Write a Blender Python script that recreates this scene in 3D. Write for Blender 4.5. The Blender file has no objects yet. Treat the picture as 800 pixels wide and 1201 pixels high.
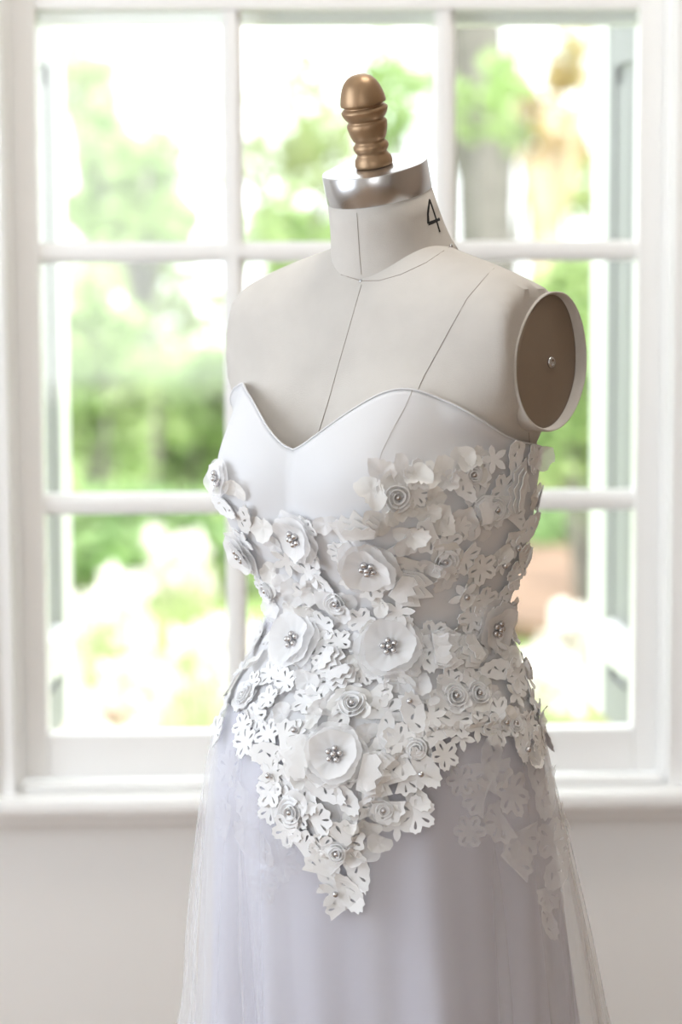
import bpy, bmesh, math, random
import numpy as np
from mathutils import Vector, Matrix
from mathutils.bvhtree import BVHTree
from mathutils.geometry import delaunay_2d_cdt

random.seed(11)
scene = bpy.context.scene
COL = scene.collection
rad = math.radians

# ------------------------------------------------------------------ camera
CAM = Vector((0, 0, 1.40))
YAW, PITCH, ROLL = rad(2.0), rad(-6.5), rad(0.25)
FPX = 2836.0
fw = Vector((math.sin(YAW) * math.cos(PITCH), math.cos(YAW) * math.cos(PITCH), math.sin(PITCH)))
_r = Vector((math.cos(YAW), -math.sin(YAW), 0))
_u = _r.cross(fw)
RIGHT = _r * math.cos(ROLL) - _u * math.sin(ROLL)
UP = _u * math.cos(ROLL) + _r * math.sin(ROLL)
cd = bpy.data.cameras.new('camera')
cam = bpy.data.objects.new('camera', cd)
COL.objects.link(cam)
cam.matrix_world = Matrix(((RIGHT.x, UP.x, -fw.x, CAM.x), (RIGHT.y, UP.y, -fw.y, CAM.y), (RIGHT.z, UP.z, -fw.z, CAM.z), (0, 0, 0, 1)))
cd.sensor_fit = 'VERTICAL'
cd.sensor_height = 36.0
cd.lens = 36.0 * FPX / 1201.0
cd.clip_start = 0.05
cd.dof.use_dof = True
cd.dof.focus_distance = 2.32
cd.dof.aperture_fstop = 3.3
scene.camera = cam


def ray(px, py):
    return (fw + RIGHT * ((px - 400) / FPX) - UP * ((py - 600.5) / FPX)).normalized()


def at(px, py, Y):
    d = ray(px, py)
    return CAM + d * (Y / d.y)


# ------------------------------------------------------------------ world, sun, window light, rear fill, exposure
world = bpy.data.worlds.new('World')
scene.world = world
world.use_nodes = True
wn = world.node_tree.nodes
wn['Background'].inputs[0].default_value = (0.93, 0.97, 1.0, 1)
wn['Background'].inputs[1].default_value = 2.9

sd = bpy.data.lights.new('sun', 'SUN')
sd.energy = 4.2
sd.color = (1.0, 0.95, 0.86)
sd.angle = rad(1.5)
sun = bpy.data.objects.new('sun', sd)
COL.objects.link(sun)
sun.rotation_euler = Vector((-0.45, 0.75, -0.85)).to_track_quat('-Z', 'Y').to_euler()

# daylight entering by the side window in the left wall
ad = bpy.data.lights.new('side_window_daylight', 'AREA')
ad.shape = 'RECTANGLE'
ad.size, ad.size_y = 1.5, 1.75
ad.energy = 21
ad.color = (0.73, 0.85, 1.0)
al = bpy.data.objects.new('side_window_daylight', ad)
COL.objects.link(al)
al.location = (-1.93, 1.65, 1.55)
al.rotation_euler = Vector((1, 0, 0)).to_track_quat('-Z', 'Z').to_euler()
# added warm fill light, set in an added opening behind the camera
ad2 = bpy.data.lights.new('rear_fill', 'AREA')
ad2.shape = 'RECTANGLE'
ad2.size, ad2.size_y = 1.3, 1.6
ad2.energy = 8
ad2.color = (1.0, 0.95, 0.89)
al2 = bpy.data.objects.new('rear_fill', ad2)
COL.objects.link(al2)
al2.location = (-0.6, -2.12, 1.6)
al2.rotation_euler = Vector((0, 1, 0)).to_track_quat('-Z', 'Z').to_euler()

vs = scene.view_settings
vs.view_transform = 'Standard'
vs.look = 'None'
vs.gamma = 1
vs.use_curve_mapping = False
vs.exposure = 0.38


# ------------------------------------------------------------------ materials
def mat(name, col, rough=0.6, metal=0.0, noise=0.0, nscale=40.0, bump=0.0, bscale=300.0, sheen=0.0, spec=0.5, trans=0.0, col2=None):
    m = bpy.data.materials.new(name)
    m.use_nodes = True
    nt = m.node_tree
    b = nt.nodes['Principled BSDF']
    b.inputs['Base Color'].default_value = (*col, 1)
    b.inputs['Roughness'].default_value = rough
    b.inputs['Metallic'].default_value = metal
    b.inputs['Specular IOR Level'].default_value = spec
    if sheen:
        b.inputs['Sheen Weight'].default_value = sheen
    tc = nt.nodes.new('ShaderNodeTexCoord')
    if noise or col2:
        n = nt.nodes.new('ShaderNodeTexNoise')
        n.inputs['Scale'].default_value = nscale
        n.inputs['Detail'].default_value = 4
        nt.links.new(tc.outputs['Object'], n.inputs['Vector'])
        mx = nt.nodes.new('ShaderNodeMix')
        mx.data_type = 'RGBA'
        c2 = col2 or tuple(max(0, c * (1 - noise)) for c in col)
        mx.inputs[6].default_value = (*col, 1)
        mx.inputs[7].default_value = (*c2, 1)
        rp = nt.nodes.new('ShaderNodeMapRange')
        rp.inputs[1].default_value = 0.35
        rp.inputs[2].default_value = 0.65
        nt.links.new(n.outputs['Fac'], rp.inputs[0])
        nt.links.new(rp.outputs[0], mx.inputs[0])
        nt.links.new(mx.outputs[2], b.inputs['Base Color'])
    if bump:
        n2 = nt.nodes.new('ShaderNodeTexNoise')
        n2.inputs['Scale'].default_value = bscale
        nt.links.new(tc.outputs['Object'], n2.inputs['Vector'])
        bp = nt.nodes.new('ShaderNodeBump')
        bp.inputs['Strength'].default_value = bump
        bp.inputs['Distance'].default_value = 0.002
        nt.links.new(n2.outputs['Fac'], bp.inputs['Height'])
        nt.links.new(bp.outputs[0], b.inputs['Normal'])
    if trans:
        tl = nt.nodes.new('ShaderNodeBsdfTranslucent')
        tl.inputs[0].default_value = (*col, 1)
        if noise or col2:
            nt.links.new(mx.outputs[2], tl.inputs[0])
        ms = nt.nodes.new('ShaderNodeMixShader')
        ms.inputs[0].default_value = trans
        nt.links.new(b.outputs[0], ms.inputs[1])
        nt.links.new(tl.outputs[0], ms.inputs[2])
        nt.links.new(ms.outputs[0], nt.nodes['Material Output'].inputs[0])
    return m


def sheer(name, col, fac, trans=0.5):
    m = bpy.data.materials.new(name)
    m.use_nodes = True
    nt = m.node_tree
    nt.nodes.remove(nt.nodes['Principled BSDF'])
    d = nt.nodes.new('ShaderNodeBsdfDiffuse')
    d.inputs[0].default_value = (*col, 1)
    tl = nt.nodes.new('ShaderNodeBsdfTranslucent')
    tl.inputs[0].default_value = (*col, 1)
    m1 = nt.nodes.new('ShaderNodeMixShader')
    m1.inputs[0].default_value = trans
    nt.links.new(d.outputs[0], m1.inputs[1])
    nt.links.new(tl.outputs[0], m1.inputs[2])
    tr = nt.nodes.new('ShaderNodeBsdfTransparent')
    m2 = nt.nodes.new('ShaderNodeMixShader')
    # threads of the net overlap more at grazing angles
    lw = nt.nodes.new('ShaderNodeLayerWeight')
    lw.inputs[0].default_value = 0.35
    mr = nt.nodes.new('ShaderNodeMapRange')
    mr.inputs[3].default_value = fac
    mr.inputs[4].default_value = min(0.97, fac * 1.9 + 0.1)
    nt.links.new(lw.outputs['Facing'], mr.inputs[0])
    nt.links.new(mr.outputs[0], m2.inputs[0])
    nt.links.new(tr.outputs[0], m2.inputs[1])
    nt.links.new(m1.outputs[0], m2.inputs[2])
    nt.links.new(m2.outputs[0], nt.nodes['Material Output'].inputs[0])
    return m


def glass_mat():
    m = bpy.data.materials.new('window_glass')
    m.use_nodes = True
    nt = m.node_tree
    nt.nodes.remove(nt.nodes['Principled BSDF'])
    tr = nt.nodes.new('ShaderNodeBsdfTransparent')
    tr.inputs[0].default_value = (0.97, 0.985, 0.98, 1)
    gl = nt.nodes.new('ShaderNodeBsdfGlossy')
    gl.inputs['Roughness'].default_value = 0.02
    m2 = nt.nodes.new('ShaderNodeMixShader')
    m2.inputs[0].default_value = 0.05
    nt.links.new(tr.outputs[0], m2.inputs[1])
    nt.links.new(gl.outputs[0], m2.inputs[2])
    nt.links.new(m2.outputs[0], nt.nodes['Material Output'].inputs[0])
    return m


def linen_mat():
    m = mat('form_linen', (0.595, 0.56, 0.52), rough=0.85, noise=0.06, nscale=25, spec=0.2)
    nt = m.node_tree
    b = nt.nodes['Principled BSDF']
    tc = nt.nodes.new('ShaderNodeTexCoord')
    bp = nt.nodes.new('ShaderNodeBump')
    bp.inputs['Strength'].default_value = 0.25
    bp.inputs['Distance'].default_value = 0.0006
    add = nt.nodes.new('ShaderNodeMath')
    for k, sc in enumerate(((300, 300, 1800), (1500, 1500, 250))):
        mp = nt.nodes.new('ShaderNodeMapping')
        mp.inputs['Scale'].default_value = sc
        nn = nt.nodes.new('ShaderNodeTexNoise')
        nn.inputs['Scale'].default_value = 1.0
        nt.links.new(tc.outputs['Object'], mp.inputs['Vector'])
        nt.links.new(mp.outputs[0], nn.inputs['Vector'])
        nt.links.new(nn.outputs['Fac'], add.inputs[k])
    nt.links.new(add.outputs[0], bp.inputs['Height'])
    nt.links.new(bp.outputs[0], b.inputs['Normal'])
    return m


M = {
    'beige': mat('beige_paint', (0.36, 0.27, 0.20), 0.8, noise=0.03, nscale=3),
    'wall': mat('wall_paint', (0.87, 0.855, 0.835), 0.8, noise=0.02, nscale=3, bump=0.05, bscale=120),
    'white': mat('white_gloss_paint', (0.93, 0.925, 0.915), 0.35, noise=0.015, nscale=6),
    'ceil': mat('ceiling_paint', (0.85, 0.84, 0.82), 0.9),
    'floor': mat('oak_boards', (0.36, 0.235, 0.14), 0.5, noise=0.25, nscale=6),
    'glass': glass_mat(),
    'linen': linen_mat(),
    'plate': mat('arm_plate_board', (0.25, 0.19, 0.14), 0.55, noise=0.05, nscale=30),
    'thread': mat('seam_thread', (0.30, 0.26, 0.22), 0.9),
    'seam_soft': mat('pale_thread', (0.50, 0.48, 0.47), 0.9),
    'ink': mat('black_ink', (0.012, 0.012, 0.014), 0.6),
    'steel': mat('polished_steel', (0.60, 0.60, 0.61), 0.27, 1.0),
    'bronze': mat('bronze_paint', (0.36, 0.235, 0.135), 0.42, 0.6, noise=0.12, nscale=30),
    'dark': mat('black_iron', (0.04, 0.04, 0.045), 0.5, 0.6),
    'satin': mat('white_satin', (0.70, 0.698, 0.715), 0.5, noise=0.015, nscale=8, sheen=0.05, spec=0.25),
    'lining': mat('skirt_lining', (0.62, 0.622, 0.715), 0.6, noise=0.01, nscale=6, spec=0.2),
    'lace': mat('white_felt_lace', (0.90, 0.90, 0.91), 0.8, noise=0.02, nscale=60, spec=0.15, trans=0.06),
    'lace2': mat('ivory_felt_lace', (0.86, 0.85, 0.845), 0.8, noise=0.03, nscale=60, spec=0.15, trans=0.06),
    'organza': sheer('white_organza', (0.96, 0.955, 0.96), 0.70, 0.2),
    'organza2': sheer('ivory_organza', (0.94, 0.925, 0.90), 0.78, 0.2),
    'net': sheer('embroidered_net', (0.92, 0.91, 0.90), 0.27, 0.4),
    'veil': sheer('sheer_organza', (0.95, 0.94, 0.94), 0.42, 0.25),
    'tulle': sheer('white_tulle', (0.90, 0.89, 0.90), 0.20, 0.5),
    'tulle2': sheer('fine_tulle', (0.90, 0.89, 0.88), 0.14, 0.5),
    'pearl': mat('silver_pearl', (0.62, 0.61, 0.62), 0.22, 0.85),
    'shutter': mat('grey_blue_shutter_paint', (0.33, 0.325, 0.345), 0.55),
    'bark': mat('grey_bark', (0.20, 0.185, 0.17), 0.9, noise=0.3, nscale=8, bump=0.6, bscale=30),
    'bark2': mat('orange_bark', (0.66, 0.53, 0.38), 0.9, noise=0.15, nscale=6),
    'leaf_a': mat('fresh_green_leaf', (0.36, 0.51, 0.20), 0.55, col2=(0.47, 0.58, 0.28), nscale=3, trans=0.45),
    'leaf_b': mat('mid_green_leaf', (0.28, 0.44, 0.18), 0.55, col2=(0.38, 0.51, 0.24), nscale=3, trans=0.45),
    'leaf_c': mat('yellow_green_leaf', (0.43, 0.53, 0.25), 0.55, col2=(0.54, 0.57, 0.33), nscale=3, trans=0.45),
    'leaf_o': mat('dry_orange_leaf', (0.55, 0.38, 0.18), 0.6, col2=(0.50, 0.46, 0.24), nscale=3, trans=0.4),
    'petal': mat('white_garden_petal', (0.86, 0.82, 0.78), 0.6, trans=0.3),
    'petal2': mat('pink_garden_petal', (0.85, 0.72, 0.66), 0.6, trans=0.3),
    'mulch': mat('brown_mulch', (0.30, 0.19, 0.13), 0.95, noise=0.4, nscale=4, bump=0.8, bscale=20),
    'gravel': mat('pale_gravel', (0.62, 0.58, 0.48), 0.95, noise=0.15, nscale=2, bump=0.5, bscale=25),
    'lawn': mat('lawn_grass', (0.20, 0.34, 0.08), 0.9, col2=(0.34, 0.42, 0.14), nscale=1.2, bump=0.6, bscale=40),
    'stucco': mat('outside_stucco', (0.78, 0.75, 0.70), 0.9, bump=0.2, bscale=60),
}


# ------------------------------------------------------------------ helpers
def link(name, verts, faces, m, parent=None, smooth=True, loc=None):
    me = bpy.data.meshes.new(name)
    me.from_pydata([tuple(v) for v in verts], [], [tuple(f) for f in faces])
    me.update()
    if smooth:
        me.polygons.foreach_set('use_smooth', [True] * len(me.polygons))
    if m:
        me.materials.append(M[m] if isinstance(m, str) else m)
    o = bpy.data.objects.new(name, me)
    COL.objects.link(o)
    if parent:
        o.parent = parent
    if loc is not None:
        o.location = loc
    return o


def tag(o, label, cat, group=None, kind=None):
    o['label'] = label
    if cat:
        o['category'] = cat
    if group:
        o['group'] = group
    if kind:
        o['kind'] = kind
    return o


def empty(name, loc=(0, 0, 0)):
    o = bpy.data.objects.new(name, None)
    o.empty_display_size = 0.1
    COL.objects.link(o)
    o.location = loc
    return o


def solid(o, t, off=0.0):
    md = o.modifiers.new('solidify', 'SOLIDIFY')
    md.thickness = t
    md.offset = off
    return o


class MB:
    def __init__(s):
        s.v, s.f = [], []

    def box(s, x0, x1, y0, y1, z0, z1):
        b = len(s.v)
        s.v += [(x, y, z) for z in (z0, z1) for y in (y0, y1) for x in (x0, x1)]
        s.f += [tuple(b + i for i in q) for q in ((0, 2, 3, 1), (4, 5, 7, 6), (0, 1, 5, 4), (2, 6, 7, 3), (0, 4, 6, 2), (1, 3, 7, 5))]
        return s

    def tube(s, pts, rads, n=10, cap=True):
        pts = [Vector(p) for p in pts]
        b = len(s.v)
        for i, p in enumerate(pts):
            d = (pts[min(i + 1, len(pts) - 1)] - pts[max(i - 1, 0)]).normalized()
            a = d.orthogonal().normalized() if i == 0 else (a - d * a.dot(d)).normalized()
            c = d.cross(a)
            for k in range(n):
                t = 2 * math.pi * k / n
                s.v.append(tuple(p + (a * math.cos(t) + c * math.sin(t)) * rads[i]))
        for i in range(len(pts) - 1):
            for k in range(n):
                k2 = (k + 1) % n
                s.f.append((b + i * n + k, b + i * n + k2, b + (i + 1) * n + k2, b + (i + 1) * n + k))
        if cap:
            s.f.append(tuple(b + k for k in range(n))[::-1])
            s.f.append(tuple(b + (len(pts) - 1) * n + k for k in range(n)))
        return s

    def build(s, name, m, parent=None, smooth=False, bevel=0.0, loc=None):
        o = link(name, s.v, s.f, m, parent, smooth, loc)
        if bevel:
            md = o.modifiers.new('bevel', 'BEVEL')
            md.width = bevel
            md.segments = 2
            md.limit_method = 'ANGLE'
        return o


def lathe(profile, n=48, axis=None, origin=None):
    """profile list of (r, h) about axis; returns verts, faces"""
    axis = (axis or Vector((0, 0, 1))).normalized()
    origin = origin or Vector((0, 0, 0))
    a = axis.orthogonal().normalized()
    c = axis.cross(a)
    v, f = [], []
    for r, h in profile:
        for k in range(n):
            t = 2 * math.pi * k / n
            v.append(origin + axis * h + (a * math.cos(t) + c * math.sin(t)) * r)
    for i in range(len(profile) - 1):
        for k in range(n):
            k2 = (k + 1) % n
            f.append((i * n + k, i * n + k2, (i + 1) * n + k2, (i + 1) * n + k))
    f.append(tuple(range(n))[::-1])
    f.append(tuple((len(profile) - 1) * n + k for k in range(n)))
    return v, f


# ------------------------------------------------------------------ the room
YW = 3.40                      # inner plane of the sashes
WX0, WX1 = -0.340, 0.577       # sash width
WZ0, WZ1 = 0.632, 2.80
yin, yout = 3.365, 3.56        # wall faces
o = MB().box(-1.9, 2.3, -2.1, yin, -0.05, 0).build('floor', 'floor')
tag(o, 'brown oak floor of the room', 'floor', kind='structure')
o = MB().box(-1.9, 2.3, -2.1, yin, 3.15, 3.2).build('ceiling', 'ceil')
tag(o, 'plain white ceiling of the room', 'ceiling', kind='structure')
w = MB()
ox0, ox1, oz0, oz1 = WX0 - 0.012, WX1 + 0.012, WZ0 - 0.03, WZ1 + 0.012
w.box(-2.05, ox0, yin, yout, -0.05, 3.2).box(ox1, 2.45, yin, yout, -0.05, 3.2)
w.box(ox0, ox1, yin, yout, -0.05, oz0).box(ox0, ox1, yin, yout, oz1, 3.2)
tag(w.build('wall_back', 'wall'), 'off-white wall around and below the sash window', 'wall', kind='structure')
# left wall with its window opening
w = MB()
w.box(-2.05, -1.9, -2.1, 0.9, -0.05, 3.2).box(-2.05, -1.9, 2.4, yin, -0.05, 3.2)
w.box(-2.05, -1.9, 0.9, 2.4, -0.05, 0.67).box(-2.05, -1.9, 0.9, 2.4, 2.43, 3.2)
tag(w.build('wall_left', 'wall'), 'off-white side wall with a window opening', 'wall', kind='structure')
tag(MB().box(2.3, 2.45, -2.1, yin, -0.05, 3.2).build('wall_right', 'beige'), 'beige side wall on the shaded side', 'wall', kind='structure')
w = MB()
w.box(-2.05, -1.25, -2.25, -2.1, -0.05, 3.2).box(0.05, 2.45, -2.25, -2.1, -0.05, 3.2)
w.box(-1.25, 0.05, -2.25, -2.1, -0.05, 0.8).box(-1.25, 0.05, -2.25, -2.1, 2.4, 3.2)
tag(w.build('wall_front', 'wall'), 'off-white wall behind the camera with an opening added for the fill light', 'wall', kind='structure')

# added fill lamp on the ceiling, brightens shoulder, wall and window frame
lampm = bpy.data.materials.new('fill_lamp_diffuser')
lampm.use_nodes = True
_b = lampm.node_tree.nodes['Principled BSDF']
_b.inputs['Base Color'].default_value = (0.9, 0.88, 0.84, 1)
_b.inputs['Emission Color'].default_value = (1.0, 0.95, 0.88, 1)
_b.inputs['Emission Strength'].default_value = 12.5
M['lamp'] = lampm
cl = empty('added_fill_lamp', (0.50, 2.35, 3.15))
tag(cl, 'added round white fill lamp on the ceiling above the dress', 'fill lamp')
pv, pf = lathe([(.36, 0), (.37, -.01), (.37, -.045), (.35, -.05), (.345, -.03)], 48)
link('fill_lamp_rim', pv, pf[:-1], 'white', cl)
pv, pf = lathe([(.345, -.03), (.33, -.052), (.25, -.064), (.12, -.070), (.02, -.071)], 48)
link('fill_lamp_diffuser', pv, pf[:-2] + pf[-1:], 'lamp', cl)

# the big sash window
win = empty('window_1', (0.1185, YW, WZ0))
tag(win, 'tall white sash window with small panes behind the dress form', 'window', kind='structure')
WO = Vector(win.location)


def wb(name, x0, x1, y0, y1, z0, z1, m='white', bev=0.003, parent=win):
    b = MB().box(x0 - WO.x, x1 - WO.x, y0 - WO.y, y1 - WO.y, z0 - WO.z, z1 - WO.z)
    return b.build(name, m, parent, bevel=bev)


# casing and jambs
wb('jamb', ox0 - 0.02, WX0 - 0.003, 3.352, 3.57, oz0, oz1)
wb('jamb', WX1 + 0.003, ox1 + 0.02, 3.352, 3.57, oz0, oz1)
wb('head_jamb', ox0 - 0.02, ox1 + 0.02, 3.352, 3.57, WZ1 + 0.003, oz1 + 0.02)
wb('casing', ox0 - 0.13, ox0 - 0.016, 3.340, yin, oz0, oz1 + 0.12, bev=0.006)
wb('casing', ox1 + 0.016, ox1 + 0.13, 3.340, yin, oz0, oz1 + 0.12, bev=0.006)
wb('casing', ox0 - 0.016, ox1 + 0.016, 3.340, yin, oz1 + 0.016, oz1 + 0.12, bev=0.006)
wb('casing_bead', ox0 - 0.16, ox0 - 0.125, 3.328, yin, oz0, oz1 + 0.12, bev=0.008)
wb('casing_bead', ox1 + 0.125, ox1 + 0.16, 3.328, yin, oz0, oz1 + 0.12, bev=0.008)
wb('stop_bead', WX0 - 0.016, WX0 + 0.006, 3.378, 3.397, WZ0 - 0.004, oz1, bev=0.005)
wb('stop_bead', WX1 - 0.006, WX1 + 0.016, 3.378, 3.397, WZ0 - 0.004, oz1, bev=0.005)
wb('stop_bead', WX0, WX1, 3.366, 3.397, WZ0 - 0.010, WZ0 - 0.001, bev=0.004)
wb('outer_sill', ox0 - 0.05, ox1 + 0.05, 3.50, 3.64, 0.57, 0.628, bev=0.005)
# stool and apron
o = MB().box(-0.80, 1.04, 3.315, 3.50, 0.594, 0.6215).build('trim_1', 'white', bevel=0.010)
tag(o, 'white window stool projecting under the sash', 'window sill', kind='structure')
o = MB().box(-0.78, 1.02, 3.345, yin, 0.575, 0.594).build('trim_2', 'white', bevel=0.006)
tag(o, 'narrow white moulding under the window stool', 'moulding', kind='structure')
o = MB().box(-1.9, 2.3, 3.345, yin, 0.0, 0.14).build('baseboard_back', 'white', bevel=0.005)
tag(o, 'white baseboard along the window wall', 'baseboard', kind='structure')

MX = (-0.0300, 0.2670)


def sash(z0, z1, rb, rt, mz, y, nm):
    yo = y + 0.040
    wb('stile', WX0, WX0 + 0.040, y, yo, z0, z1)
    wb('stile', WX1 - 0.040, WX1, y, yo, z0, z1)
    wb('bottom_rail', WX0 + 0.040, WX1 - 0.040, y, yo, z0, z0 + rb)
    wb('top_rail', WX0 + 0.040, WX1 - 0.040, y, yo, z1 - rt, z1)
    xs = [WX0 + 0.040, MX[0], MX[1], WX1 - 0.040]
    zs = [z0 + rb] + list(mz) + [z1 - rt]
    for x in MX:
        mb = MB()
        for (hw, ya, yb) in ((0.0065, y + 0.004, yo - 0.004), (0.0145, y + 0.014, yo - 0.010)):
            mb.box(x - hw - WO.x, x + hw - WO.x, ya - WO.y, yb - WO.y, z0 + rb - WO.z, z1 - rt - WO.z)
        mb.build('muntin', 'white', win)
    for z in mz:
        mb = MB()
        for (hw, ya, yb) in ((0.0065, y + 0.003, yo - 0.003), (0.0145, y + 0.0135, yo - 0.0095)):
            mb.box(WX0 + 0.04 - WO.x, WX1 - 0.04 - WO.x, ya - WO.y, yb - WO.y, z - hw - WO.z, z + hw - WO.z)
        mb.build('muntin', 'white', win)
    for i in range(3):
        for j in range(len(zs) - 1):
            wb('pane', xs[i] + 0.002, xs[i + 1] - 0.002, y + 0.020, y + 0.0225, zs[j] + 0.002, zs[j + 1] - 0.002, 'glass', 0)


sash(WZ0, 1.745, 0.064, 0.033, (1.025, 1.379), YW, 'lower')
sash(1.695, WZ1, 0.036, 0.05, (2.055, 2.41), YW + 0.045, 'upper')

# side window frame in the left wall and added frame round the rear fill
w2 = empty('window_2', (-1.97, 1.65, 0.67))
tag(w2, 'white framed side window in the left wall', 'window', kind='structure')
for (y0, y1, z0, z1) in ((0.4, 0.45, 0.67, 2.43), (1.85, 1.9, 0.67, 2.43), (0.45, 1.85, 0.67, 0.74), (0.45, 1.85, 2.37, 2.43)):
    MB().box(-0.07, 0.0, y0 - 1.15, y1 - 1.15, z0 - 0.67, z1 - 0.67).build('frame', 'white', w2)
w3 = empty('rear_fill_frame', (-0.6, -2.2, 0.8))
tag(w3, 'white frame added around the fill light behind the camera', 'window', kind='structure')
for (x0, x1, z0, z1) in ((0.55, 0.6, 0.8, 2.4), (1.8, 1.85, 0.8, 2.4), (0.6, 1.8, 0.8, 0.86), (0.6, 1.8, 2.34, 2.4)):
    MB().box(x0 - 1.2, x1 - 1.2, -0.05, 0.0, z0 - 0.8, z1 - 0.8).build('frame', 'white', w3)


# ------------------------------------------------------------------ dress form body
TH = rad(41)
O = Vector((0.132, 2.40, 0.0))
FD = Vector((-math.sin(TH), -math.cos(TH), 0))   # front of the form
LD = Vector((math.cos(TH), -math.sin(TH), 0))    # the form's left, nearer the camera


def W(l, f, z):
    """form coordinates to coordinates relative to O"""
    return LD * l + FD * f + Vector((0, 0, z))


BODY = [  # z, a, front, back, exponent
    (1.395, .046, .024, .052, 2.0), (1.386, .076, .034, .056, 2.0), (1.376, .110, .042, .062, 2.0), (1.364, .146, .050, .070, 2.0),
    (1.350, .178, .058, .078, 2.1), (1.332, .204, .067, .086, 2.2), (1.300, .214, .075, .112, 2.2), (1.250, .194, .089, .122, 2.1),
    (1.212, .161, .100, .121, 2.1), (1.176, .152, .107, .110, 2.2), (1.12, .148, .110, .098, 2.1), (1.06, .133, .106, .083, 2.0),
    (1.004, .123, .103, .078, 2.0), (.95, .140, .118, .088, 2.0), (.90, .152, .116, .100, 2.0), (.86, .158, .118, .110, 2.0),
    (.80, .162, .118, .114, 2.0), (.70, .160, .112, .114, 2.0)]


def table(T, z):
    T = sorted(T)
    if z <= T[0][0]:
        return T[0][1:]
    if z >= T[-1][0]:
        return T[-1][1:]
    for i in range(len(T) - 1):
        if T[i][0] <= z <= T[i + 1][0]:
            break
    p0, p1, p2, p3 = T[max(i - 1, 0)], T[i], T[i + 1], T[min(i + 2, len(T) - 1)]
    h = p2[0] - p1[0]
    t = (z - p1[0]) / h
    out = []
    for k in range(1, len(p1)):
        m1 = (p2[k] - p0[k]) / (p2[0] - p0[0]) * h
        m2 = (p3[k] - p1[k]) / (p3[0] - p1[0]) * h
        out.append((2 * t**3 - 3 * t**2 + 1) * p1[k] + (t**3 - 2 * t**2 + t) * m1 + (-2 * t**3 + 3 * t**2) * p2[k] + (t**3 - t**2) * m2)
    return out


def spow(x, p):
    return math.copysign(abs(x) ** p, x)


LP = 0.175


def plate_l(z):
    return LP + 0.10 * (1.28 - z) * 0.4


def bust(l, z, sig, bridge=False):
    s = sig if abs(l) < 0.085 else 0.043
    sz = (0.068 if bridge else 0.043) if z > 1.172 else 0.062
    return 0.056 * math.exp(-((abs(l) - 0.085) ** 2) / (2 * s * s) - ((z - 1.172) ** 2) / (2 * sz * sz))


RING = {}


def torso_radius(z, ang):
    key = round(z * 500)
    if key not in RING:
        q = []
        for k in range(361):
            l, f = body_pt(math.pi * 2 * k / 360 - math.pi, key / 500)
            q.append((math.atan2(l, f), math.hypot(l, f)))
        q.sort()
        RING[key] = (np.array([x[0] for x in q]), np.array([x[1] for x in q]))
    return float(np.interp(ang, *RING[key]))


def body_pt(phi, z, off=0.0, bridge=False):
    a, bf, bb, n = table(BODY, z)
    if bridge and z > 1.19:
        a = min(a, 0.1535 - (z - 1.19) * 0.05)
    s, c = math.sin(phi), math.cos(phi)
    l = (a + off) * spow(s, 2 / n)
    f = ((bf if c > 0 else bb) + off) * spow(c, 2 / n)
    if c > -0.2:
        wgt = min(1, (c + 0.2) / 0.4)
        f += bust(l, z, 0.102 if bridge else 0.045, bridge) * wgt
    if bridge and z > 1.10:
        rt = torso_radius(z, math.atan2(l, f)) + off * 0.6
        rr = math.hypot(l, f)
        if rr < rt:
            l, f = l * rt / rr, f * rt / rr
    if not bridge and z > 1.19:
        lim = plate_l(z)
        if abs(l) > lim:
            l = math.copysign(lim, l)
    return l, f


form = empty('dress_form', O)
tag(form, 'cream linen dress form with bronze finial standing before the window', 'dress form')
NPH = 96
zs = [1.395, 1.391, 1.386, 1.381, 1.376, 1.370, 1.364, 1.357, 1.350, 1.341, 1.332, 1.32] + [1.30 - 0.02 * i for i in range(31)]
v, f = [], []
for z in zs:
    for k in range(NPH):
        l, ff = body_pt(2 * math.pi * k / NPH, z)
        v.append(W(l, ff, z))
for i in range(len(zs) - 1):
    for k in range(NPH):
        k2 = (k + 1) % NPH
        f.append((i * NPH + k, (i + 1) * NPH + k, (i + 1) * NPH + k2, i * NPH + k2))
f.append(tuple(range(NPH)))
f.append(tuple((len(zs) - 1) * NPH + k for k in range(NPH))[::-1])
torso = link('torso', v, f, 'linen', form)
try:
    torso.data.set_sharp_from_angle(angle=rad(50))
except Exception:
    pass
torso_v, torso_f = v, f
torso_bvh = BVHTree.FromPolygons([x + O for x in v], f)

# neck: leaning slightly forward, capped with steel
NTOP = Vector((0, 0.024, 1.440))
NDIR = (Vector((0, 0, 1)) + FD * math.tan(rad(16))).normalized()
nv, nf = [], []
NN = 64
levels = [(-0.06, 0.066, 0.064, 0.066), (0.1, 0.0620, 0.0605, 0.062), (0.25, 0.0595, 0.0575, 0.059), (0.45, 0.0568, 0.055, 0.0562), (0.7, 0.0540, 0.053, 0.0535), (1.0, 0.0517, 0.0515, 0.0515)]
ntop_c = W(0.002, 0.017, 1.441)
nbase_c = W(0, -0.006, 1.376)
x_ax = LD.copy()
for t, a, bf, bb in levels:
    c0 = nbase_c.lerp(ntop_c, t)
    # base ring dips at the front, rises at the back
    nd = (Vector((0, 0, 1)) + FD * (math.tan(rad(20)) * (1 - t) + math.tan(rad(16)) * t)).normalized()
    y_ax = (FD - nd * FD.dot(nd)).normalized()
    for k in range(NN):
        p = 2 * math.pi * k / NN
        b = bf if math.cos(p) > 0 else bb
        nv.append(c0 + x_ax * a * math.sin(p) + y_ax * b * math.cos(p))
for i in range(len(levels) - 1):
    for k in range(NN):
        k2 = (k + 1) % NN
        nf.append((i * NN + k, i * NN + k2, (i + 1) * NN + k2, (i + 1) * NN + k))
nf.append(tuple((len(levels) - 1) * NN + k for k in range(NN)))
nf.append(tuple(range(NN))[::-1])
neck = link('neck', nv, nf, 'linen', form)
neck_bvh = BVHTree.FromPolygons([Vector(x) + O for x in nv], nf)
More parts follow.
